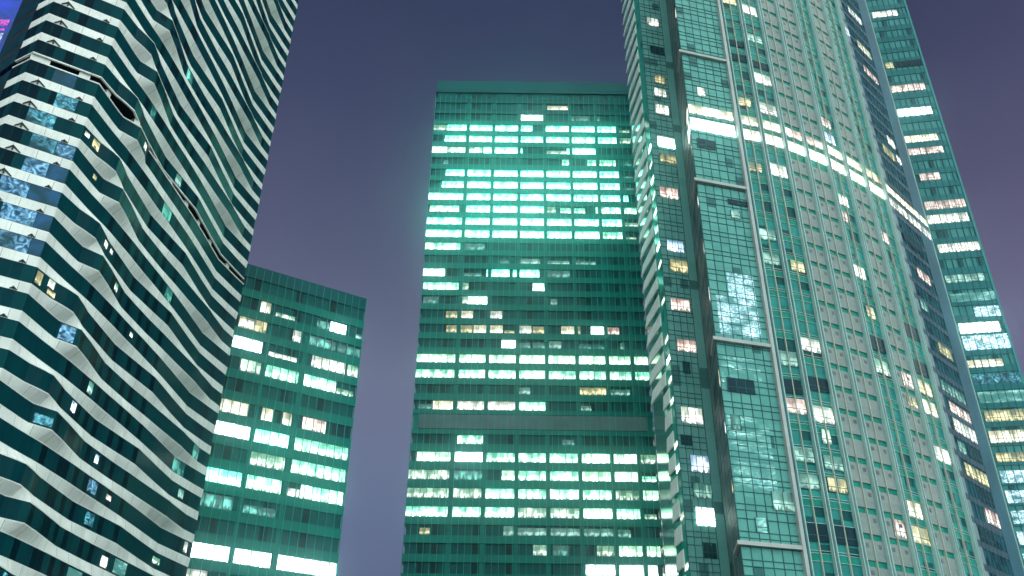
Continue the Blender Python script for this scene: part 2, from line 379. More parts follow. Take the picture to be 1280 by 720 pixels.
# ------------------------------------------------------------------ 1. the white banded tower (left)
S = .82; PITCH = 3.395; GH = 2.13
def zk(k): return 87.66 - k*PITCH
T = [
 [(101.8, -63.55), (109.2, -62.65), (111.6, -60.4), (115.4, -60.55), (122.1, -61.15), (130.7, -60.3), (140.9, -58.7), (149.5, -57.15), (157.0, -57.0), (160.4, -56.1)],
 [(101.8, -63.55), (109.8, -62.4), (113.5, -61.75), (120.4, -60.85), (130.0, -59.9), (141.3, -59.25), (150.9, -58.95), (154.8, -57.7), (160.4, -56.0)],
 [(101.8, -63.55), (105.6, -62.65), (109.2, -60.95), (113.7, -61.55), (124.2, -61.45), (130.6, -60.1), (135.9, -58.85), (144.8, -58.85), (151.0, -58.65), (160.4, -56.2)],
]
YS = sorted({y for t in T for y, _ in t} | {101.8+i*1.95 for i in range(1, 30)})
def xin(t, y):
    for (y0, x0), (y1, x1) in zip(t[:-1], t[1:]):
        if y0 <= y <= y1: return x0+(x1-x0)*(y-y0)/(y1-y0)
C0 = (-71.7, 96.7); L1 = (-75.3, 98.6); L2 = (-81.5, 102.8); L3 = (-96, 130)
def sc(p): return (p[0]*S, p[1]*S)
def fold(k, y):      # the folds are deepest at the street corner and calm down along the block
    kk = 1 if (k == 3 and y > 117) else k
    m = sum(xin(t, y) for t in T)/3; a = 1.0 if y < 108 else (.85 if y < 116 else max(.62, .85-(y-116)*.012))
    return m+(xin(T[kk % 3], y)-m)*a
def front(k): return [sc((fold(k, y), y)) for y in YS]
LEFT = [sc(L1), sc(C0)]
def plan(k): return LEFT + front(k)
wave = thing('wave_tower', 'dark glass tower wrapped in white zigzag floor bands, leftmost tower of the street', 'tower', sc((-72, 130)))
KTOP, KBOT = -27, 25
base = [sc(L3), sc(L2), sc(L1), sc(C0)] + [sc((-66.3, 103.5)), sc((-64.5, 112)), sc((-64.3, 130)), sc((-62.0, 145)), sc((-59.0, 159.8))] + [sc((-92, 165))]
mb = MB(); prism(mb, base, -EYE, zk(KTOP)+GH+1, -2.6); mb.build('core', 'core', wave)
mb = MB(); prism(mb, base, zk(KTOP)+GH+1.02, zk(KTOP)+GH+2.2, -1.0); mb.build('roof', 'roof', wave)
for k in range(KTOP, KBOT+1):
    P = plan(k)
    full = [sc(L3), sc(L2)] + P
    mb = MB(); wall(mb, full, zk(k)-.02, zk(k)+GH+.02, -.045)
    # ceiling and floor plates close the band towards the inside
    mb.build('glass_band', 'wave_glass', wave)
    # end wall towards the back street
    if k == KTOP: continue
for k in range(KTOP-1, KBOT):
    zt = zk(k); zb = zk(k+1)+GH
    Pt, Pb = plan(k), plan(k+1)
    if k == 2:      # the open refuge floor: dark recess, thin white edges, struts
        mb = MB(); back = [((a[0]+b[0])/2, (a[1]+b[1])/2) for a, b in zip(Pt, Pb)]
        wall(mb, back, zb, zt, -1.9)
        pi = offset(back, -1.9); po = offset(Pb, -.05); pt = offset(Pt, -.05)
        for i in range(len(Pb)-1):
            mb.quad((*pi[i], zb), (*pi[i+1], zb), (*po[i+1], zb), (*po[i], zb)); mb.quad((*pt[i], zt), (*pt[i+1], zt), (*pi[i+1], zt), (*pi[i], zt))
        mb.build('open_floor', 'void', wave)
        mb = MB(); band(mb, Pb, zb-.02, zb+.17, -.2, .05); mb.build('floor_edge', 'band_white', wave)
        mb = MB(); band(mb, Pt, zt-.17, zt+.02, -.2, .05); mb.build('floor_edge', 'band_white', wave)
        L = lens(back)
        for s, wd in ((4.3, 2.2), (9.4, 1.3), (13.6, .8), (19.3, 1.0), (27.6, .9), (32.3, .9), (37.6, .9), (42.5, .8), (48.0, .8), (55.0, .9), (60.5, .9)):
            if s > L[-1]: continue
            p, n, t = point_on(back, s); mb = MB(); vbar(mb, p, n, t, zb+.17, zt-.17, wd, -1.8, -.25); mb.build('strut', 'band_white', wave)
        continue
    mb = MB(); n = len(Pt)
    a = offset(Pb, .0); b = offset(Pt, .0); ai = offset(Pb, -.35); bi = offset(Pt, -.35); s = lens(Pb)
    H = zt-zb
    for i in range(n-1):
        a2 = (a[i][0], a[i][1], zb+.10); a3 = (a[i+1][0], a[i+1][1], zb+.10)
        mb.quad((*a[i], zb), (*a[i+1], zb), a3, a2)
        b2 = (b[i][0], b[i][1], zt-.10); b3 = (b[i+1][0], b[i+1][1], zt-.10)
        mb.quad(b2, b3, (*b[i+1], zt), (*b[i], zt))
        mb.quad((*ai[i], zb), (*ai[i+1], zb), (*a[i+1], zb), (*a[i], zb)); mb.quad((*b[i], zt), (*b[i+1], zt), (*bi[i+1], zt), (*bi[i], zt))
    for i in (0, n-1): mb.quad((*ai[i], zb), (*a[i], zb), (*b[i], zt), (*bi[i], zt))
    nflat = len(mb.f)
    for i0_, i1_ in ((0, 2), (2, n-1)):      # corner face, then the long street face: each a softly rolling sheet
        base_i = len(mb.v); rows_ = 4
        for i in range(i0_, i1_+1):
            for r_ in range(rows_+1):
                f_ = r_/rows_
                mb.v.append((a[i][0]+(b[i][0]-a[i][0])*f_, a[i][1]+(b[i][1]-a[i][1])*f_, zb+.10+(H-.20)*f_))
        for i in range(i1_-i0_):
            for r_ in range(rows_):
                q0 = base_i+i*(rows_+1)+r_; q1 = q0+rows_+1
                mb.f.append((q0, q1, q1+1, q0+1)); mb.uv += [(s[i0_+i], r_/rows_), (s[i0_+i+1], r_/rows_), (s[i0_+i+1], (r_+1)/rows_), (s[i0_+i], (r_+1)/rows_)]
    wb = mb.build('white_band', 'band_white', wave)
    for p_ in wb.data.polygons[nflat:]: p_.use_smooth = True
    # dark slab edge on the shaded return face
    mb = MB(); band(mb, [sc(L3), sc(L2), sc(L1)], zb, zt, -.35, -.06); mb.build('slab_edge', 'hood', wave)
# end wall facing away down the street
mb = MB(); endp = [sc((-56.6, 160.5)), sc((-70, 163.5)), sc((-92, 166.5))]; wall(mb, endp, -EYE, zk(KTOP)+GH+1, -.3); mb.build('end_wall', 'wave_glass', wave)
# triangular vent hoods under the bands on the street corner face
face = [sc(C0), sc((-63.55, 101.8))]; FL = lens(face)[1]
for k in range(-1, 13):
    if k == 2: continue
    zb = zk(k+1)+GH
    for fr, wd, hh in ((.20, 1.25, .80), (.80, .62, .42)):
        p, n, t = point_on(face, FL*fr); mb = MB()
        def pt(u, v, o): return (p[0]+t[0]*u+n[0]*o, p[1]+t[1]*u+n[1]*o, zb+v)
        for (u0, v0), (u1, v1) in (((-wd*.55, .05), (0, hh)), ((0, hh), (wd*.75, .05))):
            th = .13
            for o0, o1 in ((.045, .16),):
                A = [pt(u0, v0, o1), pt(u1, v1, o1), pt(u1, v1-th*1.6, o1), pt(u0+(th if u0 < 0 else 0), v0, o1)]
                if u0 >= 0: A = [pt(u0, v0, o1), pt(u1, v1, o1), pt(u1-th*1.4, v1, o1), pt(u0, v0-th*1.6, o1)]
                B = [(q[0]-n[0]*.115, q[1]-n[1]*.115, q[2]) for q in A]
                mb.quad(*A)
                for i in range(4): mb.quad(A[i], A[(i+1) % 4], B[(i+1) % 4], B[i])
        mb.quad(pt(-.05, .05, .10), pt(.12, .05, .10), pt(.10, hh*.6, .10), pt(-.03, hh*.6, .10))
        mb.build('vent_hood', 'hood', wave)
# lit windows and painted screen reflections: corner face by fraction, street face by metres along the band
def reflection_left(k, f0, f1, m, v0=.03, v1=.97):
    mb = pane(face, FL*f0, FL*f1, zk(k)+GH*v0, zk(k)+GH*v1, -.025, .02); pane_uv(mb).build('window', m, wave)  # these panes carry a screen reflection painted as emission
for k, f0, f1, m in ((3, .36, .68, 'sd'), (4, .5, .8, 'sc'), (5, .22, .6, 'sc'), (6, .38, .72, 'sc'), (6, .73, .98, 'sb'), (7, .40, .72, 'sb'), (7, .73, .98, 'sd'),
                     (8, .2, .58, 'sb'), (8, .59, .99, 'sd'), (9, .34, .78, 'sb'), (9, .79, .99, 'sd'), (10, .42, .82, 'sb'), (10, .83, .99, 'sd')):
    reflection_left(k, f0, f1, m)
def lit_front(k, s0, s1, m, v0=.05, v1=.95):  # lit rooms, and screen reflections painted as emission (looks starting with s)
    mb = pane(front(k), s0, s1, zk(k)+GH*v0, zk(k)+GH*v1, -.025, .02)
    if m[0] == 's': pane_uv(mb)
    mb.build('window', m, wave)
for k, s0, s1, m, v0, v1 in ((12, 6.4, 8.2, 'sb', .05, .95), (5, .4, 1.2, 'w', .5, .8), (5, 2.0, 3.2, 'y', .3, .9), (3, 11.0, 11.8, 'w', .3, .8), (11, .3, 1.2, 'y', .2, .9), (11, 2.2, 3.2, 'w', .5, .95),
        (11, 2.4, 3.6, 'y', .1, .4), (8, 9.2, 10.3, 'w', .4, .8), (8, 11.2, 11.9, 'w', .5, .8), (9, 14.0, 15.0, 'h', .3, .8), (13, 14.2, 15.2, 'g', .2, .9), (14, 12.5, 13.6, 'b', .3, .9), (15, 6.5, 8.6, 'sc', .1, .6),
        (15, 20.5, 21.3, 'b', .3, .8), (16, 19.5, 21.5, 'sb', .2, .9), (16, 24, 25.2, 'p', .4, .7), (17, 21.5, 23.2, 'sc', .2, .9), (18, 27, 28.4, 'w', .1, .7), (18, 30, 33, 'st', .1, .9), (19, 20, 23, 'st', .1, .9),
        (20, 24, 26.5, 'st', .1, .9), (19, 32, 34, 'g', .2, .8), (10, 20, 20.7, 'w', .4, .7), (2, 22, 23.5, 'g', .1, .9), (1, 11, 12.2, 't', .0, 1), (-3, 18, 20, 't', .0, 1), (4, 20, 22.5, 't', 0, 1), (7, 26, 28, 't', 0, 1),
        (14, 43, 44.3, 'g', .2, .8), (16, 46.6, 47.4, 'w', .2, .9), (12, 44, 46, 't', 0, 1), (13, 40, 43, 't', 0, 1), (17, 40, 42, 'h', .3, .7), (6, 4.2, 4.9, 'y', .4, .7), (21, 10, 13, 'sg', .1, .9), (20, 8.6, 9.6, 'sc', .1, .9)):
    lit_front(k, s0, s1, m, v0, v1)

# ------------------------------------------------------------------ 2. the tall green office tower (centre)
off = thing('office_tower', 'tall flat-topped green glass office tower with rows of bright ribbon windows, in the centre', 'tower', (5, 220))
CP = [(-23.26, 198), (33.95, 198), (33.95, 243), (-23.26, 243)]
CF = CP[:2]; CW = 57.21
knots = [(-14, 2.0), (0, 60.05), (6, 85.9), (14, 119.2), (20, 143.9), (27, 172.8), (31, 189.4)]
def zc(i):
    for (a, za), (b, zb) in zip(knots[:-1], knots[1:]):
        if a <= i <= b: return za+(zb-za)*(i-a)/(b-a)
WH = 2.42; CTOP = 192.1
mb = MB(); prism(mb, CP, -EYE, CTOP-.5, -.62); mb.build('core', 'core', off)
mb = MB(); prism(mb, offset(CP, -.6, True), CTOP-.52, CTOP-.3); mb.build('roof', 'roof', off)
BAY = [0, .174, .304, .434, .56, .69, .82, .928, 1.0]
for i in range(-14, 31):
    z0 = zc(i)+WH; z1 = zc(i+1) if i < 30 else CTOP
    if i == 4: z1 = 80.9
    if i == 5: z0 = 84.75
    mb = MB(); band(mb, CP, z0, z1, -.6, 0, True); mb.build('spandrel_band', 'crown' if i >= 28 else 'spandrel', off)
    if i == 5:
        mb = MB(); band(mb, CP, 80.9, 84.75, -.6, -.30, True)
        mb.build('spandrel_band', 'spandrel', off)
        mb = MB(); band(mb, sub_poly(CF, 1.7, CW-1.7), 81.0, 84.6, -.3, .06)
        for q in range(72):
            p, n, t = point_on(CF, 2.1+q*(CW-4.2)/71); vbar(mb, p, n, t, 81.05, 84.55, .22, .061, .17)
        mb.build('plant_louvre', 'louvre', off)
        continue
    mb = MB(); wall(mb, CP, zc(i)-.02, zc(i)+WH+.02, -.45, True); mb.build('window_band', 'office_glass', off)
mb = MB(); band(mb, CP, -EYE, 2.0, -.6, 0, True); mb.build('base_course', 'spandrel', off)
for f in BAY[1:-1]:
    p, n, t = point_on(CF, f*CW); mb = MB(); vbar(mb, p, n, t, 2.0, 186, 1.0, -.5, -.12); mb.build('pier', 'pier', off)
mb = MB()
for q in range(39):
    p, n, t = point_on(CF, min(max(q*CW/38, .06), CW-.06)); vbar(mb, p, n, t, 2.0, 186.4, .09, -.45, .14)
mb.build('mullion_grille', 'mullion', off)
mb = MB()
for zf in (176.6, 180.7, 184.8, 188.6): band(mb, CF, zf, zf+.16, .002, .05)
mb.build('crown_trim', 'crown', off)
FULL = [(BAY[b], BAY[b+1]) for b in range(8)]
def bays(*ix): return [FULL[b] for b in ix]
rows = []
def add(i, spans, m, v0=.02, v1=.98):
    for a, b in spans: rows.append((i, a, b, m, v0, v1))
add(-3, [(.70, .82), (.82, .975)], 'W'); add(-2, [(.50, .56)], 'h'); add(-2, [(.745, .815)], 'h'); add(-2, [(.83, .99)], 'O'); add(-2, [(.575, .64)], 't')
add(-1, [(.06, .10)], 'y', .1, .7); add(-1, [(.385, .425)], 'g'); add(-1, bays(3, 4, 5), 'g', .1, .8); add(-1, [(.83, .88)], 'g', .05, .75)
add(0, bays(0, 1, 2), 'o'); add(0, bays(3, 4), 'h'); add(0, bays(5), 'O'); add(0, bays(6), 'o'); add(0, [(.935, .985)], 'h', .02, .5)
add(1, bays(0, 1), 'h'); add(1, bays(2, 3, 4, 5), 'o'); add(1, bays(6), 'h'); add(1, bays(7), 'O')
add(2, bays(0), 'h'); add(2, bays(1), 't'); add(2, [(.375, .434)], 'O'); add(2, bays(3, 4), 'o'); add(2, bays(5, 6), 'O'); add(2, [(.935, .995)], 'o', .02, .6)
add(3, [(.03, .174)], 'O'); add(3, bays(1), 'W'); add(3, bays(2, 3, 4), 'o'); add(3, bays(5, 6), 'O'); add(3, bays(7), 'h')
add(4, [(.19, .30)], 'o', .05, .95); add(4, [(.62, .67)], 't', .05, .6)
add(6, [(.02, .08)], 't', .1, .6); add(6, [(.082, .172)], 'c'); add(6, bays(1, 2), 'w'); add(6, [(.44, .555)], 'o'); add(6, [(.70, .745)], 'g', .1, .65)
add(7, [(.435, .49)], 'g', .1, .8); add(7, [(.695, .81)], 'y', .1, .9); add(7, [(.825, .91)], 'g', .1, .7)
add(8, bays(0, 1, 2, 3, 4, 5, 6), 'o'); add(8, bays(7), 'o'); add(9, bays(0, 1, 2, 3, 4, 5), 'O'); add(9, [(.82, .995)], 'O')
add(10, [(.364, .432)], 'W'); add(10, [(.44, .49), (.50, .555)], 't', .05, .7); add(10, [(.57, .625)], 'g', .1, .9); add(10, [(.70, .755), (.76, .81)], 't', .05, .6); add(10, [(.88, .90)], 'g', .05, .8)
add(11, [(.12, .17), (.18, .235)], 'y', .05, .95); add(11, [(.24, .30), (.304, .37)], 'c'); add(11, [(.375, .42)], 'y', .05, .4); add(11, [(.435, .495)], 'w'); add(11, [(.50, .55)], 'y', .1, .9)
add(11, [(.625, .685)], 'c'); add(11, [(.695, .71)], 'y'); add(11, [(.755, .815)], 'W'); add(11, [(.825, .88)], 'p', .05, .9)
add(12, [(.115, .17)], 'y', .05, .9); add(12, [(.18, .235)], 'c', .05, .95); add(12, [(.304, .365)], 'w')
add(13, [(.01, .08)], 't', .05, .9); add(13, [(.165, .21)], 'h'); add(13, [(.21, .30)], 'W'); add(13, [(.58, .61)], 'g', .1, .8)
add(14, [(.005, .165)], 'o'); add(14, [(.175, .21)], 'h'); add(14, [(.50, .56)], 'W')
add(15, [(.0, .10)], 'W'); add(15, [(.165, .27)], 't', .05, .5); add(15, [(.29, .395), (.41, .53)], 'O'); add(15, [(.56, .67)], 't')
add(16, [(.35, .39)], 't', .05, .6); add(16, [(.425, .535)], 'g', .02, .7); add(16, [(.56, .67), (.69, .79)], 'g', .02, .5)
add(17, [(.0, .165)], 'o'); add(17, [(.175, .28)], 't')
add(18, bays(0, 1, 2, 3, 4, 5), 'O'); add(18, [(.82, .92)], 'o'); add(18, [(.93, .985)], 'h', .02, .4)
add(19, bays(0, 1, 2, 3, 4, 5, 6), 'O'); add(19, bays(7), 'h', .0, .6)
add(20, [(.01, .15)], 'o'); add(20, bays(1, 2, 3), 'O'); add(20, [(.57, .61)], 'h'); add(20, [(.63, .69), (.69, .75)], 'o', .02, .8); add(20, [(.80, .995)], 'o')
add(21, bays(0, 1, 2, 3, 4, 5), 'O'); add(21, [(.82, .96)], 'O')
add(22, [(.06, .174)], 'O'); add(22, bays(1, 2, 3, 4, 5, 6), 'O'); add(22, [(.93, .99)], 'g', .02, .4)
add(23, [(.075, .174)], 'O'); add(23, bays(1, 2, 3, 4, 5, 6), 'O'); add(23, [(.93, .99)], 'g', .02, .4)
add(24, [(.06, .085)], 'g', .05, .6); add(24, [(.645, .68)], 'o'); add(24, [(.77, .82)], 'o'); add(24, [(.83, .91)], 'o'); add(24, [(.93, .99)], 't')
add(25, [(.0, .075)], 'W'); add(25, [(.08, .25)], 'h'); add(25, [(.255, .45)], 'O'); add(25, [(.57, .67)], 'h', .02, .6); add(25, [(.67, .83)], 'O')
add(26, [(.06, .174)], 'O'); add(26, bays(1, 2, 3, 4, 5, 6), 'O'); add(26, [(.93, .995)], 'h')
add(27, [(.0, .07)], 'h'); add(27, [(.07, .174)], 'O'); add(27, bays(1, 2), 'O'); add(27, [(.435, .50)], 'O'); add(27, [(.565, .69)], 'O'); add(27, bays(5), 'O'); add(27, [(.82, .93)], 'O'); add(27, [(.93, .99)], 'h', .02, .5)
add(28, [(.44, .56)], 'W'); add(28, [(.69, .71), (.81, .84)], 'g', .1, .8); add(28, [(.72, .79)], 't')
add(29, [(.575, .685)], 'c', .0, .75)
made = []
for i, a, b, m, v0, v1 in rows:
    g0 = .5 if any(abs(a-x) < 1e-6 for x in BAY[1:-1]) else .05; g1 = .5 if any(abs(b-x) < 1e-6 for x in BAY[1:-1]) else .05
    if i < 10 and m == 'O': m = 'q'
    made.append((i, a*CW+g0, b*CW-g1, m, v0, v1))
# the hundred biggest each their own window; the small remaining glimmers are left out of the count
made.sort(key=lambda r: -(r[2]-r[1])*(r[5]-r[4])*(1.3 if r[0] < 12 else 1))
small = {}
for q, (i, s0, s1, m, v0, v1) in enumerate(made):
    mb = pane(CF, s0, s1, zc(i)+WH*v0, zc(i)+WH*v1, -.41, .03)
    if q < 99: mb.build('window', m, off)
    else: small.setdefault(m, []).append(mb)
tot = MB(); mats = list(small); fm = []
for mi, m in enumerate(mats):
    for b in small[m]:
        o0 = len(tot.v); tot.v += b.v; tot.uv += b.uv; tot.f += [tuple(i+o0 for i in f) for f in b.f]; fm += [mi]*len(b.f)
if fm:
    o = tot.build('small_window_light', mats[0], off); o['kind'] = 'stuff'
    for m in mats[1:]: o.data.materials.append(M[m])
    for p, mi in zip(o.data.polygons, fm): p.material_index = mi

# ------------------------------------------------------------------ 3. the lower green office block
blk = thing('office_block', 'lower green glass office block behind the white banded tower, scattered lit windows', 'office building', (-40, 170))
LP = [(-56.4, 148.7), (-30.7, 164.2), (-43, 184.6), (-68.7, 169.1)]; LF = LP[:2]; LW = lens(LF)[1]
LPI = 4.37; LZ = 38.45; LH = 2.55; LTOP = 96.3
mb = MB(); prism(mb, LP, -EYE, LTOP-.6, -.35); mb.build('core', 'core', blk)
mb = MB(); prism(mb, offset(LP, -.4, True), LTOP-.58, LTOP-.3); mb.build('roof', 'roof', blk)
mb = MB(); band(mb, LP, -EYE, LZ-8*LPI, -.3, 0, True); mb.build('base_course', 'spandrel', blk)
for i in range(-8, 13):
    z = LZ+i*LPI
    mb = MB(); wall(mb, LP, z-.02, z+LH+.02, -.22, True); mb.build('window_band', 'office_glass', blk)
    mb = MB(); band(mb, LP, z+LH, (z+LPI) if i < 12 else LTOP, -.34, 0, True); mb.build('spandrel_band', 'crown' if i >= 12 else 'spandrel', blk)
mb = MB()
for q in range(20):
    p, n, t = point_on(LF, min(max(q*LW/19, .05), LW-.05)); vbar(mb, p, n, t, 3.6, LTOP-.3, .09, -.24, .10)
mb.build('mullion_grille', 'mullion', blk)
for s in (10.95, 18.4):
    p, n, t = point_on(LF, s); mb = MB(); vbar(mb, p, n, t, 3.6, 84, .85, -.25, -.05); mb.build('pier', 'pier', blk)
for i, s0, s1, m, v0, v1 in ((11, 8.4, 10.4, 'c', 0, 1), (11, 11.6, 15.5, 'h', 0, .4), (11, 20.1, 22.7, 't', .05, .7), (11, 22.9, 26.3, 'W', 0, .9), (11, 28.5, 29.8, 'g', 0, .4), (10, 4.8, 10.2, 'y', 0, 1), (10, 4.9, 7.6, 'w', .1, .8),
        (10, 15.6, 17.2, 'w', 0, 1), (10, 18.9, 24.5, 't', .1, .9), (10, 25, 29.8, 't', .1, .8), (9, 4.4, 10.0, 'W', 0, 1), (9, 11.5, 17.1, 'w', 0, .4), (9, 20.1, 27.1, 'w', 0, 1), (9, 27.6, 29.8, 'h', 0, 1), (8, 6.6, 10.4, 'h', 0, 1),
        (8, 11.5, 17.9, 'o', 0, 1), (8, 19.0, 25.6, 'o', 0, 1), (8, 25.9, 29.4, 'h', 0, .5), (6, 4.4, 9.4, 'c', 0, 1), (6, 12.1, 14.1, 'c', 0, 1), (6, 16.1, 17.8, 'c', 0, 1), (6, 20.0, 24.6, 'p', 0, 1), (6, 26, 29.4, 'k', 0, 1),
        (5, 4.2, 10.5, 'W', 0, 1), (5, 11.5, 17.8, 'O', 0, 1), (5, 19.0, 29.6, 'o', 0, 1), (4, 11.4, 17.7, 'h', 0, 1), (4, 19.0, 29.6, 'o', 0, 1), (3, 4.2, 10.4, 'O', 0, 1), (3, 11.4, 17.7, 'o', 0, 1), (3, 18.8, 21.2, 'w', 0, .6),
        (3, 21.4, 29.6, 'o', 0, 1), (2, 4.0, 9.7, 't', 0, .9), (2, 11.6, 17.4, 't', 0, .6), (0, 4.0, 10.5, 'W', 0, 1), (0, 11.3, 17.8, 'W', 0, 1), (0, 19.0, 29.8, 'W', 0, 1), (-1, 4.2, 7.5, 'w', 0, 1)):
    ext = .03 if m != 'w' or i != 10 else .05
    mb = pane(LF, s0, s1, LZ+i*LPI+LH*v0, LZ+i*LPI+LH*v1, -.22+ext, .02); mb.build('window', m, blk)

# ------------------------------------------------------------------ 4. the round-fronted tower (right)
rnd = thing('round_tower', 'tall curved tower of grey and emerald bays with pale vertical fins, rising on the right', 'tower', (55, 150))
SIDE = [(24.5, 138.7), (25.2, 127)]; BF = [(25.2, 127), (31.2, 128.5)]; DL = [(31.2, 128.5), (29.4, 114.25)]; DF = [(29.4, 114.25), (38.0, 116.5)]
RV = [(38.5, 116.63), (42.41, 117.6), (46.7, 119.23), (50.95, 121.33), (55.45, 123.72), (59.78, 126.59), (64.32, 129.75), (69.19, 133.49)]
SF = [(69.19, 133.49), (82.9, 146.4)]
RP = 3.62; RTOP = 210.0; RZ0 = 34.9; KB, KT = -10, 48
loop = [(24.75, 133.6), (25.2, 127), (31.2, 128.5), (29.4, 114.25), (38.0, 116.5)] + RV + [(82.9, 146.4), (86, 158), (80, 172), (60, 180), (36, 176), (27, 158)]
mb = MB(); prism(mb, loop, -EYE, RTOP-1, -.45); mb.build('core', 'core', rnd)
mb = MB(); prism(mb, offset(loop, -.5, True), RTOP-.98, RTOP); mb.build('roof', 'roof', rnd)
mb = MB(); wall(mb, [(82.9, 146.4), (86, 158), (80, 172), (60, 180), (36, 176), (27, 158), (24.75, 133.6)], -EYE, RTOP-.5, -.2); mb.build('rear_wall', 'rear_glass', rnd)
def grid(poly, z0, z1, mods, rowsz, w, o0, o1):
    mb = MB(); L = lens(poly)[-1]
    for q in range(mods+1):
        p, n, t = point_on(poly, min(max(L*q/mods, w/2), L-w/2)); vbar(mb, p, n, t, z0, z1, w, o0, o1)
    z = z0
    for zz in rowsz: band(mb, poly, zz, zz+w, o0, o1-.01)
    return mb
# rear-left wing: glass grid, blank strip, then the deep return
BG = sub_poly(BF, 0, 4.75); BB = sub_poly(BF, 4.75, 6.18)
mb = MB(); wall(mb, BG, -EYE, RTOP-.5, -.15); mb.build('wing_glass', 'rear_glass', rnd)
zr = [z for k in range(KB, KT) for z in (RZ0+k*RP+.1, RZ0+k*RP+1.25, RZ0+k*RP+2.05)]
mb = grid(BG, -EYE, RTOP-.5, 4, zr, .07, -.16, -.06); mb.build('wing_grid', 'grid_frame', rnd)
mb = MB(); band(mb, BB, -EYE, RTOP-.5, -.4, 0); mb.build('blank_strip', 'rear_glass', rnd)
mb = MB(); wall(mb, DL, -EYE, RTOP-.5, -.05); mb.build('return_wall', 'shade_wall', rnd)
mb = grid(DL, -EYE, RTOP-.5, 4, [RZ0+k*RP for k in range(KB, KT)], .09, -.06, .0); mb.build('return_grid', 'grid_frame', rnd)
# protruding bay
mb = MB(); wall(mb, DF, -EYE, RTOP-.5, -.15); mb.build('bay_glass', 'grid_glass', rnd)
mb = grid(DF, -EYE, RTOP-.5, 6, zr, .08, -.16, -.06); mb.build('bay_grid', 'grid_frame', rnd)
for z in (31.7-.3, 61.0-.3, 89.8-.3, 118.4-.3, 147.0, 175.8, 204.0):
    mb = MB(); band(mb, [point_on(DL, 9.5)[0], DF[0], DF[1]], z+.1, z+.62, -.1, .38); mb.build('ledge', 'ledge', rnd)
# left flank: emerald glass and pale outboard panels, one a floor
mb = MB(); wall(mb, [(24.75, 133.6), (25.2, 127)], -EYE, RTOP-.5, -.05); mb.build('flank_glass', 'side_glass', rnd)
for k in range(KB, KT):
    z = RZ0+k*RP+1.2; far = 138.7 if z > 60 else 132.8; kick = 1.0 if z > 60 else .45
    def fx(y): return 25.2-.06*(y-127)
    mb = MB()
    y0, y1 = (131.0 if z > 60 else 129.3), far
    # a leaning panel: top edge at the wall, lower edge kicked out
    A = [(fx(y0)-.05, y0, z+2.5), (fx(y1)-kick*.55, y1, z+2.5)]; B = [(fx(y0)-.20, y0, z), (fx(y1)-kick, y1, z)]
    A2 = [(x+.22, y, zz) for x, y, zz in A]; B2 = [(x+.22, y, zz) for x, y, zz in B]
    mb.quad(B[1], B[0], A[0], A[1]); mb.quad(B2[0], B2[1], A2[1], A2[0]); mb.quad(B[0], B[1], B2[1], B2[0]); mb.quad(A[1], A[0], A2[0], A2[1])
    mb.quad(B[0], B2[0], A2[0], A[0]); mb.quad(B2[1], B[1], A[1], A2[1])
    mb.build('balcony_panel', 'wing', rnd)
for k, m in ((20, 'W'), (19, 'w'), (18, 'W'), (17, 'w'), (16, 'W'), (15, 'w'), (14, 'W'), (13, 'w'), (11, 'h'), (9, 'w'), (8, 'W'), (7, 'w'), (6, 'h'), (4, 'w'), (3, 'W'), (1, 'w'), (-1, 'w')):
    z = RZ0+k*RP+.5
    mb = pane([(25.0, 130.2), (25.2, 127)], .6, 2.7, z, z+.95, .0, .03); mb.build('corner_window', m, rnd)
# curved front, seven bays
kinds = 'GGPPGPG'
for bi in range(7):
    seg = [RV[bi], RV[bi+1]]; L = lens(seg)[1]
    mb = MB(); wall(mb, seg, -EYE, RTOP-.5, -.25)
    mb.build('glass_bay' if kinds[bi] == 'G' else 'plate_bay', 'bay_glass' if kinds[bi] == 'G' else 'green_plate', rnd)
    mb = MB()
    if kinds[bi] == 'P':
        for k in range(KB, KT):
            z = RZ0+k*RP
            if bi in (2, 3, 5) and 99 < z < 106: continue
            for h0, h1 in ((.42, L/2-.10), (L/2+.10, L-.42)): band(mb, sub_poly(seg, h0, h1), z, z+RP-.85, -.24, -.10)
        mb.build('grey_panel_cladding', 'grey_panel', rnd)
        mb = MB()
        for k in range(KB, KT):
            if 99 < RZ0+k*RP < 106: continue
            for h0 in (L*.22, L*.70):
                if random.random() < .7: band(mb, sub_poly(seg, h0, h0+.55), RZ0+k*RP+1.7, RZ0+k*RP+2.25, -.12, -.075)
        mb.build('vent_grille', 'vent_grey', rnd)
    else:
        for k in range(KB, KT):
            z = RZ0+k*RP
            band(mb, sub_poly(seg, .42, L-.42), z-.85, z, -.24, -.17)
        mb.build('spandrel_cladding', 'green_plate', rnd)
        mb = MB()
        for k in range(KB, KT):
            z = RZ0+k*RP
            for dz in (.06, .42, 2.66): band(mb, sub_poly(seg, .42, L-.42), z+dz, z+dz+.07, -.24, -.14)
        mb.build('transom_grille', 'fin', rnd)
    p, n, t = point_on(seg, L/2); mb = MB(); vbar(mb, p, n, t, -EYE, RTOP-.5, .13, -.25, .06); mb.build('mullion', 'fin_warm', rnd)
    sp = sub_poly(seg, .4, L-.4)
    mb = pane(seg, .42, L-.42, 100.85, 103.15, -.06, .05); mb.build('lobby_window', 'L', rnd)
    mb = pane(seg, .42, L-.42, 104.25, 106.2, -.06, .05); mb.build('lobby_window', ('c', 'c', 'p', 'p', 'c', 'c', 'y')[bi], rnd)
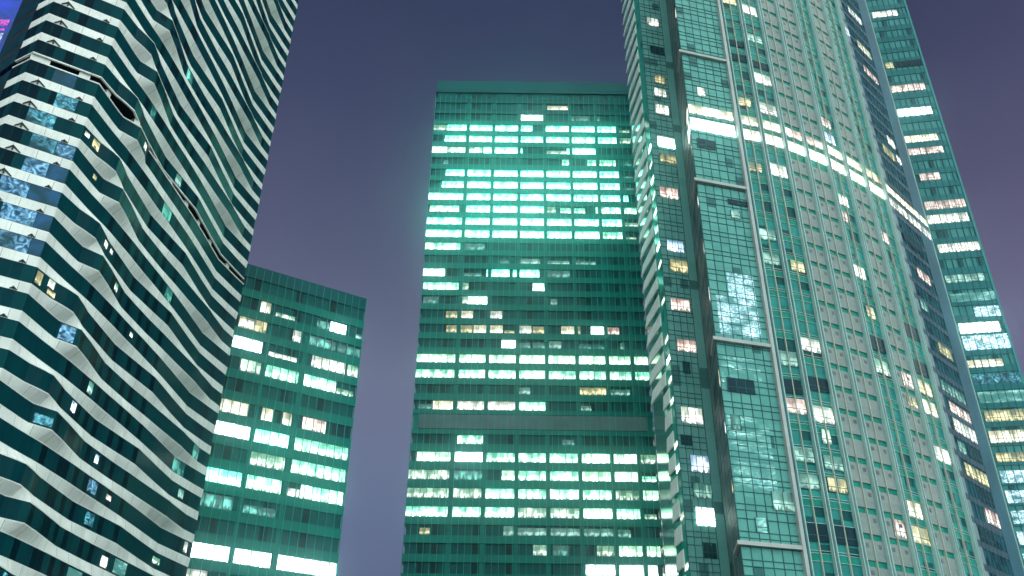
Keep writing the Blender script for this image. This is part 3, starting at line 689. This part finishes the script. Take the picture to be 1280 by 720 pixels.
for i, v in enumerate(RV):
    a = RV[max(i-1, 0)]; b = RV[min(i+1, 7)]; n = norm2(a, b); t = (-n[1], n[0])
    mb = MB()
    for sx in (-.27, .27): vbar(mb, (v[0]+t[0]*sx, v[1]+t[1]*sx), n, t, -EYE, RTOP+.4, .14, -.25, .38)
    f = mb.build('fin', 'fin', rnd)
    mb = MB(); vbar(mb, v, n, t, -EYE, RTOP, .38, -.25, -.02); mb.build('fin_channel', 'fin_dark', f)
n = norm2(*DF); t = (-n[1], n[0]); mb = MB(); vbar(mb, (37.95, 116.45), n, t, -EYE, RTOP+.4, .42, -.3, .45); mb.build('corner_column', 'ledge', rnd)
# dark right flank
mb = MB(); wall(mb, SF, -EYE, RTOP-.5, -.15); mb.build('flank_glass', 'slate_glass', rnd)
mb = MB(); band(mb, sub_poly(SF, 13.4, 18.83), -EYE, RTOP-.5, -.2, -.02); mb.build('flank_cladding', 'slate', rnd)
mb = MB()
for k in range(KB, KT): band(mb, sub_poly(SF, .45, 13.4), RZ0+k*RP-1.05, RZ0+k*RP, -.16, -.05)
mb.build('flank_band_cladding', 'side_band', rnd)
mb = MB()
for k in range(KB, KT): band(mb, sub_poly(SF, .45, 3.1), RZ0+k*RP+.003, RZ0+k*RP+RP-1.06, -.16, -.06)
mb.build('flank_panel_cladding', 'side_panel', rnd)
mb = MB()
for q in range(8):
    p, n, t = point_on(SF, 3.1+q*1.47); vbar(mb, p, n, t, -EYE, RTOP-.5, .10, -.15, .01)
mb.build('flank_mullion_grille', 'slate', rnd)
n = norm2(*SF); t = (-n[1], n[0]); mb = MB(); vbar(mb, (82.75, 146.25), n, t, -EYE, RTOP, .22, -.2, .12); mb.build('corner_trim', 'fin', rnd)
# lit windows and painted reflections, facade by facade: s0, s1, sill, height, look
def rwin(poly, lst, out, nv=None, fr=True):
    for s0, s1, z, h, m in lst:
        mb = pane(poly, s0, s1, z, z+h, out, .04)
        if m[0] == 's': pane_uv(mb)
        wdw = mb.build('window', m, rnd)
        if fr:
            k = nv or max(1, round((s1-s0)/1.4)); frame_mesh(poly, s0, s1, z, z+h, out, k).build('frame', 'grid_frame', wdw)
rwin(BF, [(1.45, 4.0, 139.7, 2.2, 'w'), (1.9, 4.1, 124, 2.0, 'y'), (1.6, 4.05, 120.6, 2.0, 'w'), (1.45, 4.2, 116.1, 2.3, 'w'), (1.45, 4.7, 104.4, 2.0, 'y'), (.8, 4.3, 96.3, 2.3, 'p'),
     (1.2, 4.3, 85, 2.2, 'b'), (1.4, 4.7, 81, 2.3, 'y'), (.9, 4.3, 73.4, 2.2, 'p'), (1.35, 4.7, 65.9, 2.1, 'p'), (.9, 4.5, 53.6, 2.6, 'w'), (1.7, 4.75, 45.9, 2.6, 'b'), (1.7, 4.7, 42, 2.2, 'g'), (1.75, 4.75, 37.9, 2.7, 'W'),
     (2.0, 3.2, 62.0, 2.1, 'k'), (1.6, 4.6, 131.8, 2.2, 'k'), (.5, 2.3, 50.0, 1.6, 'k'), (2.4, 4.4, 33.4, 2.1, 'k')], -.02, 3)
rwin(BF, [(1.4, 4.7, 108.0, 2.4, 'W')], -.02, 1, False)
rwin(DF, [(2.2, 3.7, 108.8, 2.0, 'w'), (5.5, 7.1, 36.6, 2.5, 'g'), (7.1, 8.7, 36.6, 2.5, 'g'), (5.2, 8.6, 86.3, 1.0, 'k'), (5.4, 7.0, 83.6, 1.5, 'g'), (1.0, 5.2, 53.0, 2.2, 'k'), (.9, 2.3, 47.3, 2.2, 't'), (2.6, 4.2, 33.4, 1.9, 'st'), (1.0, 4.2, 97.0, 2.0, 'k')], -.02)
rwin(DF, [(.2, 8.4, 100.75, 2.6, 'W')], -.02, 1, False); rwin(DF, [(.2, 8.4, 104.35, 2.0, 'c')], -.02, 6, False)
for z, m in ((62.2, 'ss'), (64.4, 'ss'), (66.6, 'ss'), (68.8, 'ss'), (71.0, 'ss')):  # rippled screen reflection on the bay, painted as glowing panes
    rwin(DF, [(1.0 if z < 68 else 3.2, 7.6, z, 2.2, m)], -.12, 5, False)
for z in (38.6, 40.8, 43.0, 45.2, 47.6, 54.2, 56.6): rwin(DF, [(.4, 6.6, z, 2.0, 'st')], -.12, 4, False)  # fainter teal reflections, their glow painted into the panes
rwin(DL, [(10.2, 14.1, 100.8, 2.6, 'W'), (10.6, 14.1, 104.3, 2.0, 'c'), (12.9, 13.9, 85.4, 2.0, 'w'), (12.9, 13.9, 76.4, 2.0, 'y'), (13.1, 13.9, 68, 2.4, 'w'), (13.1, 13.9, 54, 2.6, 'c'), (13.1, 13.9, 47, 1.6, 'b'), (13.1, 13.9, 38.6, 1.8, 'y'), (13.0, 13.9, 128.5, 2.0, 'c'), (13.0, 13.9, 96.2, 1.4, 'y')], .0, 2, False)
rwin(RV, [(.66, 3.5, 134.4, 1.9, 'y'), (4.5, 7.9, 133, 2.4, 'w'), (4.5, 7.9, 125.7, 1.9, 'g'), (4.6, 8.2, 115.2, 2.4, 'w'), (.6, 3.0, 108.6, 1.9, 'y'), (4.6, 8.2, 108.0, 2.4, 'w'), (.6, 3.0, 94.1, 1.9, 'y'), (4.6, 8.0, 94.2, 2.5, 'w'),
     (18.0-4.2+4.9, 22.0, 110.9, 2.2, 'p'), (18.8, 22.2, 107.2, 2.3, 'b'), (18.8, 22.0, 93.2, 2.2, 'w'), (19.2, 20.8, 89.5, 2.2, 'p'), (29.5, 32.3, 89.8, 2.2, 'p'), (18.8, 22.2, 78.5, 2.3, 'w'), (20.2, 22.4, 71.1, 2.2, 'y'),
     (.5, 3.4, 80.5, 2.0, 'g'), (.5, 3.4, 75.9, 2.0, 'g'), (5.3, 7.9, 75.5, 2.0, 'y'), (.6, 3.5, 58.4, 2.2, 'g'), (4.6, 8.1, 61.4, 2.2, 'w'), (.5, 3.6, 50.9, 2.3, 'p'), (4.6, 8.2, 50.1, 2.5, 'w'), (.6, 3.5, 43.8, 2.0, 'g'),
     (5.4, 7.0, 46.9, 2.2, 'h'), (5.0, 8.2, 43.2, 2.0, 'g'), (.6, 3.6, 40, 2.0, 'g'), (5.0, 8.2, 40, 2.0, 'y'), (18.8, 22.9, 61.2, 2.3, 'h'), (26.0, 28.7, 60.7, 2.4, 'p'), (29.7, 34.2, 60.7, 2.4, 'y'), (30.0, 34.4, 57.2, 2.4, 'c'), (25.9, 28.6, 57.3, 1.6, 'y'),
     (30.2, 34.8, 49.4, 2.4, 'w'), (19.6, 22.9, 38.7, 2.3, 'c'), (19.3, 23.2, 35.0, 2.4, 'y'), (15.6, 18.0, 35.2, 2.5, 'p'), (26.0, 28.7, 27.7, 2.5, 'p'), (30.2, 34.6, 27.6, 2.4, 'W'),
     (.5, 3.6, 32.9, 2.4, 'k'), (4.6, 8.2, 32.9, 2.4, 'k'), (.6, 3.4, 54, 2.2, 'k'), (4.6, 8.2, 55, 2.2, 'k'), (.5, 3.6, 119.5, 1.7, 'k'), (4.6, 8.2, 119.0, 1.7, 'k'), (.5, 3.6, 123.2, 1.5, 'k'), (18.8, 23.0, 65.2, 2.5, 'k'), (30.0, 34.6, 71.0, 2.6, 'k'), (29.9, 34.6, 64.3, 2.5, 'k'), (24.4-.2, 24.9, 28, 1, 'k')], -.09, 2)
rwin(SF, [(6, 12.2, 156, 2.2, 'w'), (.6, 3.0, 145.6, 2.2, 'b'), (6.1, 12.4, 145.4, 2.2, 'c'), (6, 12.4, 138, 2.0, 'p'), (8.8, 12.2, 120, 2.2, 'w'), (5.2, 10.2, 115.6, 2.3, 'y'), (11.2, 13.3, 116.5, 2.0, 'w'), (6.1, 11.4, 87, 2.2, 'p'), (6.9, 12.2, 71.8, 2.2, 'y'),
     (3.4, 12.7, 63.6, 2.0, 'g'), (4.6, 12.9, 60.2, 1.9, 'p'), (4.4, 13.3, 56.7, 2.4, 'w'), (4.3, 13.2, 49.2, 2.2, 'y'), (8.2, 13.3, 42.4, 2.4, 'p'), (3.5, 6.5, 79.4, 2.0, 'g'), (4.0, 6.8, 53.0, 2.0, 'g'), (7.6, 13.0, 45.6, 2.4, 'k'), (8, 13, 53.0, 2.2, 'k'), (4, 12, 94, 2.3, 'k'), (3.6, 9, 38.5, 2.2, 'k')], .0)
rwin(SF, [(.6, 18.6, 100.6, 2.0, 'w'), (1.2, 18.6, 103.9, 1.7, 'c')], .02, 9, True)

# ------------------------------------------------------------------ 5. the tower behind it (far right)
far = thing('slab_tower', 'slender teal tower with pink and white lit floors behind the round tower', 'tower', (103, 200))
FF = [(89.2, 180.1), (111.3, 176.2)]; FP = FF + [(117.5, 211), (95.4, 215)]
FT = 262.0; FPI = 4.24; FZ = 118.9
mb = MB(); prism(mb, FP, -EYE, FT-1, -.4); mb.build('core', 'core', far)
mb = MB(); prism(mb, offset(FP, -.5, True), FT-.98, FT); mb.build('roof', 'roof', far)
for k in range(-27, 33):
    z = FZ+k*FPI
    mb = MB(); wall(mb, FP, z-.02, z+2.42, -.15, True); mb.build('window_band', 'far_glass', far)
    mb = MB(); band(mb, FP, z+2.4, z+FPI, -.3, 0, True); mb.build('spandrel_band', 'far_band', far)
mb = MB()
for q in range(16):
    p, n, t = point_on(FF, .1+q*22.24/15); vbar(mb, p, n, t, 3, FT-1, .13, -.16, .06)
mb.build('mullion_grille', 'far_frame', far)
n = norm2(*FF); t = (-n[1], n[0]); mb = MB(); vbar(mb, (111.0, 176.25), n, t, -EYE, FT, .5, -.1, .16); mb.build('corner_trim', 'far_glass', far)
for s0, s1, z, h, m in ((12.5, 19.4, 198.9, 2.3, 'w'), (12.3, 14.4, 179.2, 2.2, 'y'), (14.6, 21.8, 179.2, 2.2, 'k'), (11.9, 20.7, 170.4, 2.4, 'p'), (10.9, 20.6, 161.9, 2.6, 'W'), (11.5, 20.0, 153, 2.2, 'c'), (12, 20.4, 148.9, 2.1, 'p'), (13, 17.8, 140.5, 2.3, 'p'),
        (12.2, 21.7, 131.6, 2.5, 'p'), (11.8, 21.4, 127.4, 2.6, 'w'), (12.5, 21.9, 119, 2.4, 'w'), (12.2, 20.9, 110.6, 2.1, 'g'), (12.3, 21.0, 97.2, 2.6, 'W'), (11.8, 19.3, 88.7, 1.8, 'c'), (12.4, 21.8, 75.9, 2.5, 'y'), (12.2, 21.8, 71.1, 2.7, 'c'), (12.4, 21.8, 66.9, 2.0, 'y')):
    p_ = pane(FF, s0, s1, z, z+h, .03, .04); wdw = p_.build('window', m, far)
    frame_mesh(FF, s0, s1, z, z+h, .03, round((s1-s0)/1.48), True, .10).build('frame', 'far_frame', wdw)
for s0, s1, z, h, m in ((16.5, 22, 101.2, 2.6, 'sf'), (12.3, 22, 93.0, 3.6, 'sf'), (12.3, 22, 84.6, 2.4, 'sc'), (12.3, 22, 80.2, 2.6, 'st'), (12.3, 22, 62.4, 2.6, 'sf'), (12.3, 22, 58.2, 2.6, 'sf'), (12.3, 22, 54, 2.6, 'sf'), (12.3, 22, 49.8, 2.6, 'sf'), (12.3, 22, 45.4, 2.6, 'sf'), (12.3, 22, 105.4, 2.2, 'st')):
    pane_uv(pane(FF, s0, s1, z, z+h, .03, .04)).build('window', m, far)  # mirrored screen colours put into these panes as emission

# ------------------------------------------------------------------ 6. pink block glimpsed between the two towers
ap = thing('apartment_block', 'distant pink and white apartment block glimpsed between the green office tower and round tower', 'apartment building', (62, 330))
AP = [(53, 320), (70, 320), (70, 342), (53, 342)]
mb = MB(); prism(mb, AP, -EYE, 134, 0); mb.build('wall', 'pink', ap)
mb = MB(); prism(mb, offset(AP, -.6, True), 134.02, 135.2); mb.build('roof', 'roof', ap)
for k in range(42):
    z = 4+k*3.1
    mb = MB(); band(mb, AP[:2], z, z+1.1, .02, 1.1); mb.build('balcony', 'pink_pale', ap)
    mb = pane(AP[:2], .5 if k % 3 else 2.5, 16.5, z+1.25, z+2.85, .05, .04); mb.build('window', 'p' if k in (14, 20, 21, 26) else ('w' if k in (12, 23, 29) else 'pink_glass'), ap)

# ------------------------------------------------------------------ 7. dark tower with the LED screen (top left)
led = thing('screen_tower', 'dark tower with a blue and magenta LED screen, beyond the white banded tower', 'tower', (-170, 205))
KP = [(-190, 200), (-150, 200), (-150, 235), (-190, 235)]
mb = MB(); prism(mb, KP, -EYE, 300, 0); mb.build('wall', 'tower_dark', led)
mb = MB(); prism(mb, offset(KP, -1, True), 300.02, 301.5); mb.build('roof', 'roof', led)
scr = pane_uv(pane(KP[:2], 1, 39, 190, 285, .4, .35)).build('screen', 'led', led)
for s0, s1, z0, z1, m in ((24, 30.6, 214.6, 217.4, 'led_pink'), (26, 30.2, 212.6, 213.6, 'led_pink'), (26, 30.4, 207.5, 211.4, 'led_white')):
    pane_uv(pane(KP[:2], s0, s1, z0, z1, .45, .04)).build('screen_graphic', m, scr)

# ------------------------------------------------------------------ camera
cam = bpy.data.cameras.new('camera'); co = bpy.data.objects.new('camera', cam); col.objects.link(co)
cam.sensor_fit = 'HORIZONTAL'; cam.sensor_width = 36.0; cam.lens = 1123/1280*36; cam.clip_start = .1; cam.clip_end = 6000
p = R(31.2); r = R(.74)
R0 = Vector((1, 0, 0)); U0 = Vector((0, -math.sin(p), math.cos(p))); F0 = Vector((0, math.cos(p), math.sin(p)))
right = R0*math.cos(r)+U0*math.sin(r); up = U0*math.cos(r)-R0*math.sin(r)
co.matrix_world = Matrix(((right.x, up.x, -F0.x, 0), (right.y, up.y, -F0.y, 0), (right.z, up.z, -F0.z, EYE), (0, 0, 0, 1)))
scene.camera = co

scene.view_settings.view_transform = 'Standard'; scene.view_settings.look = 'None'; scene.view_settings.exposure = .62; scene.view_settings.gamma = 1
scene.cycles.use_denoising = True
scene.cycles.max_bounces = 5; scene.cycles.diffuse_bounces = 3; scene.cycles.glossy_bounces = 3
scene.cycles.sample_clamp_indirect = 6
